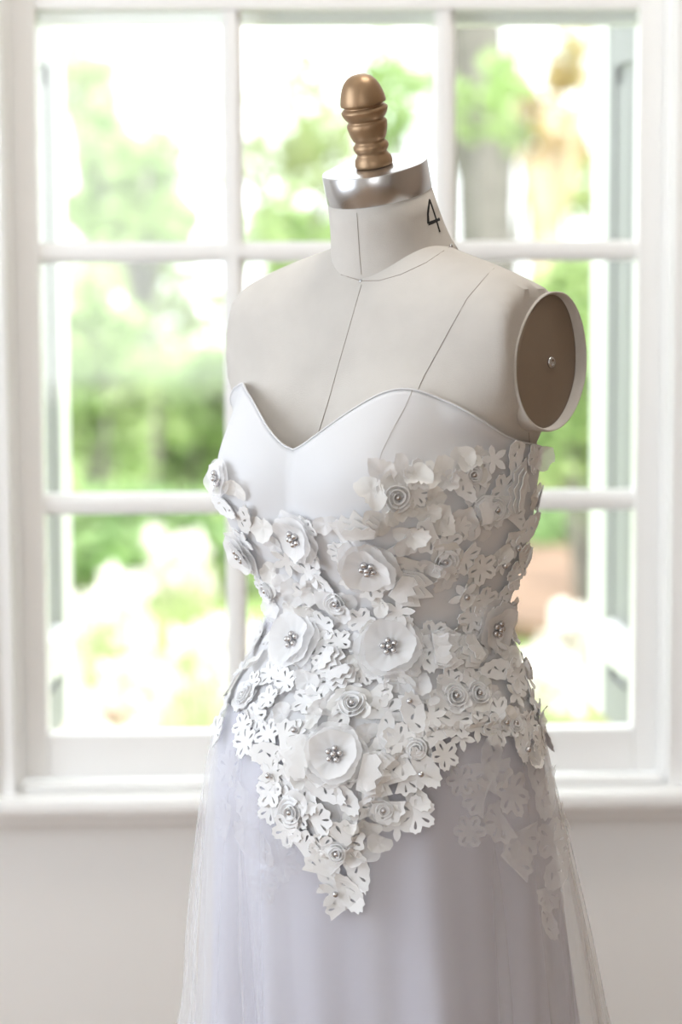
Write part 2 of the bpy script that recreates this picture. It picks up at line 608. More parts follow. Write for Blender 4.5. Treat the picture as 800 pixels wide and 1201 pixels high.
R0 = 0.0523
pv, pf = lathe([(R0 - .0008, -0.001), (R0, 0.0), (R0, 0.0265), (R0 - .0006, 0.0278), (R0 - .002, 0.0284), (0.03, 0.0284), (0.012, 0.0284)], 72, NDIR, ntop_c)
capo = link('neck_cap', pv, pf, 'steel', form)
capo['label'] = 'polished steel neck cap'
try:
    capo.data.set_sharp_from_angle(angle=rad(40))
except Exception:
    pass
ctop = ntop_c + NDIR * 0.0284
prof = [(.0170, 0), (.0190, .001), (.0196, .004), (.0186, .009), (.0160, .0125), (.0152, .0145), (.0165, .0165), (.0182, .0200), (.0180, .0230), (.0160, .0255), (.0150, .0272),
        (.0168, .0290), (.0188, .0345), (.0203, .0405), (.0208, .0455), (.0196, .0478), (.0178, .0490), (.0196, .0508), (.0222, .0545), (.0238, .0590), (.0238, .0605), (.0212, .0632), (.0188, .0642),
        (.0205, .0652), (.0232, .0668), (.0234, .0685), (.0226, .0735), (.0212, .079), (.0192, .0845), (.0164, .0895), (.0125, .0938), (.0075, .0965), (.0020, .0975)]
prof = [(r * 0.96, h * 0.93) for r, h in prof]
pv, pf = lathe(prof, 40, NDIR, ctop)
fin = link('finial', pv, pf, 'bronze', form)
fin['label'] = 'turned bronze-painted finial'
# arm plates (both sides)
for sgn in (1, -1):
    cz, cf = 1.281, -0.018
    ha, hb = 0.067, 0.051
    tilt = rad(18)
    nrm = (LD * sgn + Vector((0, 0, 0.04))).normalized()
    upv = (Vector((0, 0, 1)) - nrm * nrm.z).normalized()
    fv = FD - nrm * FD.dot(nrm)
    fv.normalize()
    up2 = upv * math.cos(tilt) - fv * math.sin(tilt)
    f2 = fv * math.cos(tilt) + upv * math.sin(tilt)
    c0 = W(sgn * (plate_l(cz) + 0.0012), cf, cz)
    n = 64

    def oval(prof, flare):
        pv, pf = [], []
        for r, h in prof:
            for k in range(n):
                t = 2 * math.pi * k / n
                ct = math.cos(t)
                rr, hh = r, h
                if flare and r > 1.04:
                    q = max(0.0, min(1.0, (0.35 - ct) / 1.2))      # tucked in towards the bottom
                    rr = r + (1.03 - r) * q
                    hh = h - 0.020 * q * (r - 1.04) / 0.26
                if flare:
                    qf = max(0.0, math.sin(t)) ** 0.6
                    rr = 1.0 + (rr - 1.0) * (1 - 0.85 * qf) if rr > 1 else rr
                    hh = hh * (1 - 0.88 * qf) * (1 + 0.45 * max(0.0, -math.sin(t))) if hh > 0 else hh
                ex = 1.0 - 0.10 * ct if ct > 0 else 1.0
                pv.append(c0 + up2 * (ha * rr * ct) + f2 * (hb * rr * math.sin(t) * ex) + nrm * hh)
        for i in range(len(prof) - 1):
            for k in range(n):
                k2 = (k + 1) % n
                pf.append((i * n + k, i * n + k2, (i + 1) * n + k2, (i + 1) * n + k))
        return pv, pf

    pv, pf = oval([(1.0, -0.020), (1.015, 0.0010), (1.018, 0.0066), (1.008, 0.0085), (0.995, 0.0086), (0.982, 0.0075), (0.972, 0.0040), (0.965, 0.0000), (0.94, -0.001)], True)
    link('armhole_rim', pv, pf, 'linen', form)
    prof = [(0.975, -0.001), (0.968, 0.0008), (0.9, 0.0010), (0.6, 0.0016), (0.3, 0.0020), (0.05, 0.0022)]
    pv, pf = oval(prof, False)
    pf.append(tuple((len(prof) - 1) * n + k for k in range(n)))
    pl = link('arm_plate', pv, pf, 'plate', form)
    pl['label'] = 'brown oval arm plate'
    sc = c0 + nrm * 0.0020 - f2 * 0.004
    sv, sf = lathe([(.0055, 0), (.0055, .0015), (.0048, .0026), (.0030, .0028), (.0026, .0012), (.0008, .0012)], 20, nrm, sc)
    link('screw', sv, sf, 'steel', pl)


def camhit(bvh, px, py):
    loc, nor, idx, dist = bvh.ray_cast(CAM, ray(px, py))
    if loc is None:
        return None
    if nor.dot(ray(px, py)) > 0:
        nor = -nor
    return loc, nor


def ribbon_on(bvh, pts, width, name, m, parent, h=0.0006):
    """flat raised line through surface points pts [(loc, normal)]"""
    v, f = [], []
    for i, (p, n) in enumerate(pts):
        a = pts[max(i - 1, 0)][0]
        b = pts[min(i + 1, len(pts) - 1)][0]
        side = (b - a).cross(n).normalized() * width * 0.5
        v += [p - side - O, p + n * h - O, p + side - O]
    for i in range(len(pts) - 1):
        for k in range(2):
            f.append((i * 3 + k, i * 3 + k + 1, i * 3 + 4 + k, i * 3 + 3 + k))
    return link(name, v, f, m, parent)


def seam_path(bvh, P, step=8):
    pts = []
    for (x0, y0), (x1, y1) in zip(P[:-1], P[1:]):
        n = max(2, int(math.hypot(x1 - x0, y1 - y0) / step))
        for i in range(n):
            t = i / n
            h = camhit(bvh, x0 + (x1 - x0) * t, y0 + (y1 - y0) * t)
            if h:
                pts.append(h)
    h = camhit(bvh, *P[-1])
    if h:
        pts.append(h)
    return pts


SEAMS = [[(424, 334), (412, 376), (398, 425), (386, 468), (376, 500), (366, 530)],
         [(587, 308), (572, 322), (548, 350), (530, 382), (512, 415), (498, 440), (488, 462), (480, 480)],
         [(620, 507), (621, 518), (622, 535)]]
both_bvh = BVHTree.FromPolygons([x + O for x in torso_v] + [Vector(x) + O for x in nv], list(torso_f) + [tuple(i + len(torso_v) for i in q) for q in nf])
for P in SEAMS:
    pts = seam_path(torso_bvh, P)
    if len(pts) > 2:
        ribbon_on(torso_bvh, pts, 0.0007, 'seam', 'thread', form)
pts = seam_path(neck_bvh, [(418, 240), (420, 270), (422, 300), (424, 322)])
if len(pts) > 2:
    ribbon_on(neck_bvh, pts, 0.0004, 'seam', 'thread', form)
pts = seam_path(both_bvh, [(400, 322), (424, 329.5), (445, 329), (470, 322), (500, 308), (527, 290)])
ribbon_on(both_bvh, pts, 0.0009, 'neck_seam', 'thread', form)
# the figure 4 on the side of the neck
for P, wd in (([(504, 234), (502, 250), (502.5, 262.5)], 0.0034), ([(504, 234), (509.5, 250), (516, 272)], 0.0036), ([(502, 262.5), (508, 260.5), (515.5, 257)], 0.0036)):
    pts = seam_path(neck_bvh, P, 3)
    if len(pts) > 1:
        o = ribbon_on(neck_bvh, pts, wd, 'number_stroke', 'ink', form, 0.0007)
        o['label'] = 'black stroke of the figure 4'
for px, py in ((424, 330), (528, 289)):
    h = camhit(neck_bvh, px, py) or camhit(torso_bvh, px, py)
    if h:
        sv, sf = lathe([(.0019, 0), (.0021, .001), (.0015, .0022), (.0005, .0027)], 12, h[1], h[0] - O)
        link('pin', sv, sf, 'steel', form)
# stand
MB().tube([(0, 0, 0.03), (0, 0, 0.72)], [0.016, 0.016], 16).build('stand_pole', 'dark', form, True)
sv, sf = lathe([(.16, 0.0), (.165, .006), (.15, .02), (.04, .035), (.02, .06)], 40)
link('stand_base', sv, sf, 'dark', form)

# ------------------------------------------------------------------ dress
dress = empty('wedding_dress', O)
tag(dress, 'strapless white wedding dress with fabric flowers and pearls on the dress form', 'dress')
NECK = [(0, 1.199), (4, 1.205), (10, 1.217), (20, 1.239), (28, 1.253), (36, 1.258), (44, 1.255), (56, 1.243), (68, 1.227), (80, 1.213), (92, 1.204), (120, 1.192), (150, 1.185), (181, 1.183)]


NECK_R = [(0, 1.199), (4, 1.204), (10, 1.215), (20, 1.233), (30, 1.246), (40, 1.2535), (48, 1.255), (56, 1.249), (66, 1.234), (78, 1.217), (92, 1.204)] + NECK[-4:][1:]


def neckline(phi):
    d = (math.degrees(phi) + 180) % 360 - 180
    tb = NECK if d >= 0 else NECK_R
    d = abs(d)
    return table(tb, d)[0]


def loft(fn, nphi, ts, name, m, parent, smooth=True):
    v, f = [], []
    for t in ts:
        for k in range(nphi):
            v.append(fn(2 * math.pi * k / nphi, t))
    for i in range(len(ts) - 1):
        for k in range(nphi):
            k2 = (k + 1) % nphi
            f.append((i * nphi + k, (i + 1) * nphi + k, (i + 1) * nphi + k2, i * nphi + k2))
    o = link(name, v, f, m, parent, smooth) if name else None
    return o, v, f


SKIRT = [  # z, a, front, back
    (1.02, .131, .111, .086), (.97, .146, .135, .092), (.92, .165, .168, .099), (.87, .171, .180, .108), (.80, .176, .178, .118), (.70, .182, .172, .136), (.598, .190, .168, .152), (.3, .22, .19, .20), (.012, .25, .22, .24)]
TULLE = [
    (1.02, .134, .114, .089), (.97, .150, .139, .096), (.92, .172, .175, .105), (.87, .183, .188, .120), (.80, .199, .190, .142), (.70, .219, .187, .174), (.598, .236, .182, .204), (.3, .30, .23, .28), (.012, .36, .29, .35)]
TULLE2 = [
    (1.02, .1325, .1125, .0875), (.97, .148, .137, .094), (.92, .1685, .172, .102), (.87, .177, .184, .114), (.80, .187, .184, .130), (.70, .200, .179, .155), (.598, .212, .175, .178), (.3, .26, .21, .24), (.012, .31, .26, .30)]


def bodice_fn(phi, t):
    d = (math.degrees(phi) + 180) % 360 - 180
    zb = 0.938 - 0.12 * math.exp(-((d - 22) / 15) ** 2)
    z = neckline(phi) * (1 - t) + zb * t
    off = 0.0065 + 0.002 * math.exp(-t * 14)
    l, ff = body_pt(phi, z, off, True)
    if z < 1.02:
        a, b1, b2 = table(TULLE2, z)
        s, c = math.sin(phi), math.cos(phi)
        l2, f2 = (a + 0.003) * s, ((b1 if c > 0 else b2) + 0.003) * c
        q = min(1, (1.02 - z) / 0.02)
        l, ff = l + (l2 - l) * q, ff + (f2 - ff) * q
    return W(l, ff, z)


bod, bv, bfc = loft(bodice_fn, 180, [i / 60 for i in range(61)], 'bodice', 'satin', dress)
solid(bod, 0.0022, -1)
# rolled top edge
vv, vf = [], []
e = MB()
pp = [bodice_fn(2 * math.pi * k / 180, 0) for k in range(181)]
e.tube(pp, [0.0010] * 181, 8, False).build('neckline_edge', 'satin', dress, True)

bodice_bvh = BVHTree.FromPolygons([Vector(x) + O for x in bv], bfc)
pts = seam_path(bodice_bvh, [(484, 457), (474, 480), (460, 505), (448, 530), (441, 555), (438, 575)])
ribbon_on(bodice_bvh, pts, 0.0008, 'bodice_seam', 'seam_soft', dress, 0.0005)

def skirt_fn(T, amp, nf_, ph, sharp=1.0):
    def fn(phi, z):
        a, b1, b2 = table(T, z)
        d = max(0.0, 1.0 - z)
        s, c = math.sin(phi), math.cos(phi)
        k = amp * min(1, d / 0.45) ** 1.3
        wv = 0
        for j, (q, am) in enumerate(nf_):
            wv += am * math.sin(q * phi + ph * (j + 1) + 1.5 * math.sin(phi * 2 + j))
        wv *= k
        l = (a + wv) * s
        f = ((b1 if c > 0 else b2) + wv) * c
        return W(l, f, z)
    return fn


zz = [1.02 - 0.02 * i for i in range(24)] + [0.56 - 0.055 * i for i in range(10)] + [0.012]
sk_fn = skirt_fn(SKIRT, 0.018, ((7, .6), (13, .45), (22, .25)), 0.7)
sk, sv_, sf_ = loft(sk_fn, 240, zz, 'underskirt', 'lining', dress)
t2_fn = skirt_fn(TULLE2, 0.018, ((7, .6), (13, .45), (22, .25)), 0.7)
loft(t2_fn, 260, zz, 'tulle_layer', 'tulle', dress)
tu_fn = skirt_fn(TULLE, 0.012, ((8, .6), (15, .5), (27, .35)), 1.3)
tu, tv, tf = loft(tu_fn, 260, zz, 'tulle_overskirt', 'tulle2', dress)

# surface the trimmings are sewn to: bodice above, tulle layer below
px_v = [Vector(x) + O for x in bv]
nb = len(px_v)
_, hv, hf = loft(t2_fn, 200, zz, None, None, None)
allv = px_v + [x + O for x in hv]
allf = list(bfc) + [tuple(i + nb for i in q) for q in hf]
DB = BVHTree.FromPolygons(allv, allf)


def outward(p, n):
    d = Vector((p.x - O.x, p.y - O.y, 0))
    return n if n.dot(d) > 0 else -n


def conform(P, N, T1, T2, pts):
    out = []
    for a, b, h in pts:
        q = P + T1 * a + T2 * b
        loc, nor, idx, dist = DB.ray_cast(q + N * 0.05, -N, 0.12)
        if loc is None:
            loc, nor, idx, dist = DB.find_nearest(q)
        n = (outward(loc, nor) + N).normalized()
        out.append(loc + n * h - O)
    return out


def frame(P, N, ang):
    up = Vector((0, 0, 1))
    t2 = (up - N * up.dot(N)).normalized()
    t1 = t2.cross(N).normalized()
    return t1 * math.cos(ang) + t2 * math.sin(ang), t2 * math.cos(ang) - t1 * math.sin(ang)


def teardrop(cx, cy, L, wd, ang, n=9):
    pts = []
    for k in range(n):
        t = 2 * math.pi * k / n
        x = L * 0.5 * math.cos(t)
        y = wd * 0.5 * math.sin(t) * (0.55 + 0.45 * math.cos(t) * 0.9)
        pts.append((cx + x * math.cos(ang) - y * math.sin(ang), cy + x * math.sin(ang) + y * math.cos(ang)))
    return pts


def sheet(loops, fnh):
    """2-D outline with holes -> (pts with height, tris), with inner points so it can bend"""
    co, ed = [], []
    for lp in loops:
        b = len(co)
        co += [Vector(p) for p in lp]
        ed += [(b + i, b + (i + 1) % len(lp)) for i in range(len(lp))]
    xs = [p[0] for p in loops[0]]
    ys = [p[1] for p in loops[0]]
    st = max(max(xs) - min(xs), max(ys) - min(ys)) / 7
    y = min(ys) + st * 0.5
    row = 0
    while y < max(ys):
        x = min(xs) + st * (0.5 + 0.5 * (row % 2))
        while x < max(xs):
            if inside(loops[0], x, y) and min(math.hypot(x - p.x, y - p.y) for p in co) > st * 0.35:
                co.append(Vector((x, y)))
            x += st
        y += st
        row += 1
    r = delaunay_2d_cdt(co, ed, [], 0, 1e-7)
    tris = []
    for t in r[2]:
        x = sum(r[0][i].x for i in t) / len(t)
        y = sum(r[0][i].y for i in t) / len(t)
        if inside(loops[0], x, y) and not any(inside(h, x, y) for h in loops[1:]):
            tris.append(tuple(t))
    return [(p.x, p.y, fnh(p.x, p.y)) for p in r[0]], tris


def inside(poly, x, y):
    c = False
    j = len(poly) - 1
    for i in range(len(poly)):
        xi, yi = poly[i]
        xj, yj = poly[j]
        if (yi > y) != (yj > y) and x < (xj - xi) * (y - yi) / (yj - yi) + xi:
            c = not c
        j = i
    return c


BEAD = None


def pearl(parent, pos, r):
    global BEAD
    if BEAD is None:
        bm = bmesh.new()
        bmesh.ops.create_uvsphere(bm, u_segments=14, v_segments=9, radius=1.0)
        BEAD = bpy.data.meshes.new('pearl_bead')
        bm.to_mesh(BEAD)
        bm.free()
        BEAD.polygons.foreach_set('use_smooth', [True] * len(BEAD.polygons))
        BEAD.materials.append(M['pearl'])
    o = bpy.data.objects.new('pearl_bead', BEAD)
    COL.objects.link(o)
    o.parent = parent
    o.location = pos
    o.scale = (r, r, r)
    return o


def lace_motif(P, N, ang, R, h, kind, m):
    T1, T2 = frame(P, N, ang)
    if kind == 0:      # cut-out blossom
        n = random.choice((5, 5, 6))
        outer = []
        for k in range(n * 8):
            t = 2 * math.pi * k / (n * 8)
            r = R * (0.66 + 0.34 * abs(math.cos(n * t / 2)) ** 0.7)
            r *= 1 + 0.04 * (-1) ** k
            outer.append((r * math.cos(t), r * math.sin(t)))
        holes = [teardrop(0.56 * R * math.cos(t), 0.56 * R * math.sin(t), R * 0.46, R * 0.26, t) for t in [2 * math.pi * k / n for k in range(n)]]
        loops = [outer] + holes
    elif kind == 1:    # leaf with serrated edge and slits
        outer = []
        nn = 26
        for k in range(nn):
            t = 2 * math.pi * k / nn
            g = 1 + 0.06 * (-1) ** k
            x, y = math.cos(t), math.sin(t)
            outer.append((1.30 * R * x * g, 0.62 * R * spow(y, 1.25) * g * (1 - 0.25 * x)))
        holes = [teardrop(R * (-0.55 + 0.55 * j), R * 0.07 * (-1) ** j, R * 0.40, R * 0.24, rad(35 * (-1) ** j)) for j in range(3)]
        loops = [outer] + holes
    elif kind == 2:    # scalloped fan
        outer = [(0, -R * 0.4)]
        nn = 30
        for k in range(nn + 1):
            t = rad(-20) + rad(220) * k / nn
            r = R * (1 + 0.09 * math.cos(k * 2 * math.pi / 5))
            outer.append((r * math.cos(t), r * math.sin(t) - R * 0.1))
        holes = [teardrop(0.6 * R * math.cos(t), 0.6 * R * math.sin(t) - R * 0.1, R * 0.5, R * 0.24, t) for t in (rad(20), rad(65), rad(115), rad(160))]
        loops = [outer] + holes
    else:              # pointed five-petal flower
        outer = []
        n = 5
        for k in range(n * 6):
            t = 2 * math.pi * k / (n * 6)
            q = (k % 6) / 6
            r = R * (0.30 + 0.70 * (1 - abs(2 * q - 1)) ** 0.75)
            outer.append((r * math.cos(t), r * math.sin(t)))
        loops = [outer]
    lift = R * random.uniform(0.05, 0.35)
    sx, sy = random.uniform(-1, 1), random.uniform(-1, 1)
    pts, tris = sheet(loops, lambda x, y: h + lift * (0.5 * (x * x + y * y) / (R * R)) + 0.10 * (sx * x + sy * y))
    v = conform(P, N, T1, T2, pts)
    o = link('lace_motif', v, tris, m, dress, False)
    solid(o, 0.0009, 1)
    return o


def organza_petal(P, N, ang, R, h, m, curl=0.6, parent=None, fringe=0.10):
    T1, T2 = frame(P, N, ang)
    n, rings = 30, 4
    ph = random.uniform(0, 6)
    rj = [1 + 0.22 * math.sin(2 * (2 * math.pi * k / n) + ph) + 0.12 * math.sin(3 * (2 * math.pi * k / n) - ph) + random.uniform(-fringe, fringe) for k in range(n)]
    pts, f = [(0, 0, h)], []
    for i in range(1, rings + 1):
        q = i / rings
        for k in range(n):
            t = 2 * math.pi * k / n
            r = R * q * (rj[k] if i == rings else 1 + (rj[k] - 1) * q * 0.6)
            hh = h + curl * R * q * q * (0.35 + 0.5 * math.sin(t + ph)) + 0.06 * R * math.sin(5 * t + ph) * q
            pts.append((r * math.cos(t), r * math.sin(t), max(h * 0.5, hh)))
    for k in range(n):
        f.append((0, 1 + k, 1 + (k + 1) % n))
    for i in range(rings - 1):
        for k in range(n):
            k2 = (k + 1) % n
            b = 1 + i * n
            f.append((b + k, b + n + k, b + n + k2, b + k2))
    v = conform(P, N, T1, T2, pts)
    return link('organza_petal', v, f, m, parent or dress)


def big_flower(px, py, R, tilt=(0, 0), beads=6, fold=0.0):
    hit = camhit(DB, px, py)
    if not hit:
        return
    P, N = hit
    N = outward(P, N)
    N = (N + RIGHT * tilt[0] + UP * tilt[1]).normalized()
    T1, T2 = frame(P, N, random.uniform(0, 6))
    root = None
    for li, (rs, h0, mm, cup) in enumerate(((1.16, 0.0050, 'veil', 0.10), (1.02, 0.0068, 'organza', 0.17), (0.86, 0.0085, 'organza', 0.27))):
        n, rings = 48, 7
        ph = random.uniform(0, 6)
        v, f = [P + N * (h0 - 0.001) - O], []
        for i in range(1, rings + 1):
            q = i / rings
            for k in range(n):
                t = 2 * math.pi * k / n
                r = R * rs * q * (1 + q * (0.045 * math.sin(3 * t + ph) + 0.03 * math.sin(7 * t + 2 * ph) + 0.012 * (-1) ** k))
                hh = h0 + R * cup * q * q * (1 + 0.45 * math.sin(2 * t + ph)) + R * 0.030 * q * math.sin(11 * t + ph) * (1.2 - q) + R * 0.05 * q ** 3 * math.sin(5 * t + ph * 3)
                hh += fold * R * q * q * max(0, math.cos(t - ph)) ** 2
                v.append(P + T1 * (r * math.cos(t)) + T2 * (r * math.sin(t)) + N * hh - O)
        for k in range(n):
            f.append((0, 1 + k, 1 + (k + 1) % n))
        for i in range(rings - 1):
            for k in range(n):
                k2 = (k + 1) % n
                b = 1 + i * n
                f.append((b + k, b + n + k, b + n + k2, b + k2))
        o = link('fabric_flower' if root is None else 'flower_layer', v, f, mm, root or dress)
        if root is None:
            root = o
            o['label'] = 'round organza flower with a silver pearl cluster'
    br = 0.0032
    for k in range(beads):
        if k == beads - 1:
            pos = P + N * 0.0125 - O
        else:
            t = 2 * math.pi * k / (beads - 1) + 0.4
            pos = P + (T1 * math.cos(t) + T2 * math.sin(t)) * 0.0059 + N * 0.0108 - O
        pearl(root, pos, br)
    return root


def rosette(px, py, R, tilt=(0, 0), turns=2.6, hit=None):
    hit = hit or camhit(DB, px, py)
    if not hit:
        return
    P, N = hit
    N = outward(P, N)
    N = (N + RIGHT * tilt[0] + UP * tilt[1]).normalized()
    T1, T2 = frame(P, N, random.uniform(0, 6))
    n = int(turns * 18)
    v, f = [], []
    H = 0.0065
    for i in range(n + 1):
        t = i / n
        a = t * turns * 2 * math.pi
        r = R * (0.26 + 0.74 * t)
        wob = 1 + 0.05 * math.sin(3 * a)
        d = T1 * math.cos(a) + T2 * math.sin(a)
        for hh, ro in ((0.001, 0.0), (H * 0.55, 0.02), (H, 0.10 + 0.10 * t)):
            v.append(P + d * (r * wob + R * ro) + N * (hh * (1.1 - 0.35 * t) + 0.002) - O)
    for i in range(n):
        for k in range(2):
            f.append((i * 3 + k, i * 3 + k + 1, i * 3 + 4 + k, i * 3 + 3 + k))
    o = link('rosette', v, f, 'lace', dress)
    solid(o, 0.0008, 0)
    o['label'] = 'rolled fabric rosette with a pearl'
    # soft petal under it
    bp = organza_petal(P, N, random.uniform(0, 6), R * 1.55, 0.003, random.choice(('organza', 'organza2')), 0.35, o)
    pearl(o, P + N * 0.0065 - O, 0.0030)
    return o


def zigzag_leaf(px, py, ang, wd, depth, layers=3, teeth=3, m='lace'):
    hit = camhit(DB, px, py)
    if not hit:
        return
    P, N = hit
    N = outward(P, N)
    T1, T2 = frame(P, N, ang)
    root = None
    for k in range(layers):
        d = depth * (1 - 0.27 * k)
        ww = wd * (1 - 0.10 * k)
        outer = [(-0.15 * depth, ww * 0.42), (-0.15 * depth, -ww * 0.42)]
        nt = teeth * 2
        for i in range(nt + 1):
            q = i / nt
            y = (-0.5 + q) * ww
            bow = 1 - 0.45 * (2 * q - 1) ** 2
            x = d * bow * (1.0 if i % 2 else 0.66)
            outer.append((x, y))
        hk = 0.0050 + 0.0024 * k
        # subdivide edges
        dense = []
        for i in range(len(outer)):
            a, b = outer[i], outer[(i + 1) % len(outer)]
            for s in range(3):
                dense.append((a[0] + (b[0] - a[0]) * s / 3, a[1] + (b[1] - a[1]) * s / 3))
        pts, tris = sheet([dense], lambda x, y: hk + 0.0025 * max(0, x / d))
        v = conform(P, N, T1, T2, pts)
        o = link('zigzag_leaf' if root is None else 'zigzag_layer', v, tris, m, root or dress, False)
        solid(o, 0.0010, 1)
        if root is None:
            root = o
            o['label'] = 'layered zigzag-cut felt leaf'
    return root


# ---- the trimming laid out on the garment
REGION = [(232, 548), (262, 545), (284, 572), (300, 606), (345, 600), (372, 612), (392, 600), (425, 588), (436, 556), (470, 560), (505, 552), (545, 528), (580, 532), (612, 528), (632, 520), (660, 545), (640, 600), (620, 680),
          (604, 740), (634, 810), (636, 860), (622, 905), (592, 866), (556, 868), (520, 888), (500, 930), (478, 975), (446, 990), (424, 1012), (412, 1052), (396, 1070), (382, 1044), (368, 1000), (334, 978), (318, 950), (316, 880), (262, 862), (240, 850), (246, 800), (290, 745), (282, 690), (262, 610)]
HOLE = [(478, 690), (535, 672), (536, 735), (505, 742), (480, 728)]
ZIG = ((470, 682, rad(-25), .040, .034), (512, 764, rad(0), .042, .030), (430, 905, rad(-12), .044, .036), (362, 893, rad(172), .046, .034), (553, 762, rad(200), .034, .026), (424, 622, rad(95), .040, .026), (560, 600, rad(20), .03, .022),
          (604, 575, rad(170), .05, .022), (400, 790, rad(-60), .032, .022), (385, 775, rad(-20), .03, .024))
pts_done = []
tries = 0
while tries < 9000 and len(pts_done) < 230:
    tries += 1
    x, y = random.uniform(228, 664), random.uniform(515, 1080)
    if not inside(REGION, x, y) or inside(HOLE, x, y):
        continue
    if any(math.hypot(x - q[0] - 20 * math.cos(q[2]), y - q[1] + 20 * math.sin(q[2])) < 20 for q in ZIG[:6]):
        continue
    md = 19 if y > 770 else 21
    if any((x - a) ** 2 + (y - b) ** 2 < md * md for a, b in pts_done):
        continue
    hit = camhit(DB, x, y)
    if not hit:
        continue
    pts_done.append((x, y))
    P, N = hit
    N = outward(P, N)
    r = random.random()
    lace_share = 0.80 if y > 770 else 0.62
    m = 'lace' if random.random() < 0.7 else 'lace2'
    hgt = 0.0018 + 0.0030 * random.random()
    if r < lace_share:
        k = random.choices((0, 1, 2, 3), (5, 3, 4, 1.2))[0]
        lace_motif(P, N, random.uniform(0, 6.28), random.uniform(0.0135, 0.0185), hgt, k, m)
    else:
        organza_petal(P, N, random.uniform(0, 6.28), random.uniform(0.009, 0.014), 0.0035, random.choice(('organza', 'organza2')), random.uniform(0.4, 1.0))

# ragged tufts along the upper edge and the silhouettes
for x, y, R in ((242, 552, .013), (250, 545, .010), (448, 556, .012), (466, 552, .011), (486, 556, .011), (505, 556, .010), (520, 562, .011), (546, 540, .010), (560, 533, .009), (628, 535, .013), (636, 548, .015), (640, 560, .013), (634, 575, .012),
                (622, 640, .011), (612, 690, .012), (480, 625, .013), (540, 612, .015), (500, 600, .010), (300, 735, .012), (296, 715, .011), (460, 600, .010), (352, 690, .012), (620, 800, .012), (628, 850, .012), (590, 850, .012), (244, 850, .010), (248, 815, .010),
                (520, 675, .014), (375, 690, .014), (390, 830, .016), (270, 800, .012)):
    hit = camhit(DB, x, y)
    if hit:
        P, N = hit
        organza_petal(P, outward(P, N), random.uniform(0, 6.28), R, 0.004, random.choice(('organza', 'organza2')), random.uniform(0.7, 1.5), fringe=0.16)

for a in ZIG:
    zigzag_leaf(*a, m='lace2' if a[0] in (362, 424, 553) else 'lace')

for a in ((353, 627, .0245), (434, 660, .0275), (350, 754, .0285), (458, 761, .0290), (395, 887, .0270), (290, 645, .0230), (575, 735, .0265, (0.15, 0)), (264, 562, .0165, (-.1, .1), 3, 0.25)):
    big_flower(*a)
for a in ((465, 582, .0125), (520, 656, .0120), (317, 690, .0095), (397, 706, .0115), (290, 818, .0110), (415, 827, .0125), (533, 818, .0110), (559, 815, .0105), (344, 952, .0130), (450, 950, .0100), (578, 597, .0105), (552, 556, .0085),
          (613, 786, .0105), (262, 830, .0085), (488, 880, .0095), (397, 1000, .0085), (600, 850, .008)):
    rosette(*a)
for x, y, R in ((543, 697, .017), (396, 1046, .0185), (493, 908, .0155), (320, 910, .014), (350, 860, .012), (588, 849, .012), (612, 880, .012), (480, 826, .013), (600, 640, .012), (585, 660, .012)):
    hit = camhit(DB, x, y)
    if hit:
        P, N = hit
        N = outward(P, N)
        o = lace_motif(P, N, random.uniform(0, 6), R, 0.004, 3, 'lace')
        pearl(o, P + N * 0.0085 - O, 0.0030)

# trimming carried on around the hidden sides and back
for k in range(60):
    phi = rad(random.uniform(105, 290))
    z = random.uniform(0.90, 1.16)
    l, ff = body_pt(phi, z, 0.007, True)
    P0 = O + W(l, ff, z)
    loc, nor, _i, _d = DB.find_nearest(P0)
    N = outward(loc, nor)
    if k % 6 == 5:
        rosette(0, 0, 0.011, hit=(loc, N))
    else:
        lace_motif(loc, N, random.uniform(0, 6.28), random.uniform(.015, .02), .003, random.choice((0, 1, 2)), random.choice(('lace', 'lace2')))

# sheer cut-outs scattered down the tulle on the hip
TB = BVHTree.FromPolygons([x + O for x in tv], tf)
for (x, y, R) in ((575, 905, .022), (600, 930, .024), (560, 935, .018), (585, 965, .020), (612, 985, .024), (640, 930, .022), (648, 985, .022), (655, 1020, .020), (575, 890, .018), (628, 905, .020), (640, 1050, .018), (605, 1010, .020), (540, 915, .016), (660, 960, .018),
                  (640, 1080, .016), (270, 900, .022), (290, 940, .024), (300, 990, .024), (330, 1010, .022), (265, 960, .020), (310, 1040, .018), (550, 975, .016)):
    hit = camhit(TB, x, y)
    if hit:
        P, N = hit
        DB_keep, DB = DB, TB
        o = lace_motif(P, outward(P, N), random.uniform(0, 6.28), R, 0.001, random.choice((0, 1, 2)), 'net' if x > 450 else 'tulle')
        o.modifiers.clear()
        DB = DB_keep

# ------------------------------------------------------------------ outside: shutters, garden
GZ = -0.30
gz = GZ
o = MB().box(-26, 26, 3.7, 40, gz - 0.1, gz).build('lawn_ground', 'lawn')
tag(o, 'sunlit green lawn outside the window', 'lawn', kind='structure')
o = MB().box(-3.0, 4.0, 6.2, 9.7, gz, gz + 0.02).build('gravel_path', 'gravel')
tag(o, 'pale sunlit gravel path outside the window', 'path', kind='structure')
mv, mf = [], []
for k in range(28):
    t = 2 * math.pi * k / 28
    mv.append((1.75 + 1.5 * math.cos(t) * (1 + .08 * math.sin(3 * t)), 12.3 + 2.5 * math.sin(t), gz + 0.015))
mf = [tuple(range(28))]
bm = link('mulch_bed', mv, mf, 'mulch', None, False)
solid(bm, 0.06, 1)
tag(bm, 'brown mulch bed beyond the gravel path', 'garden bed', kind='structure')

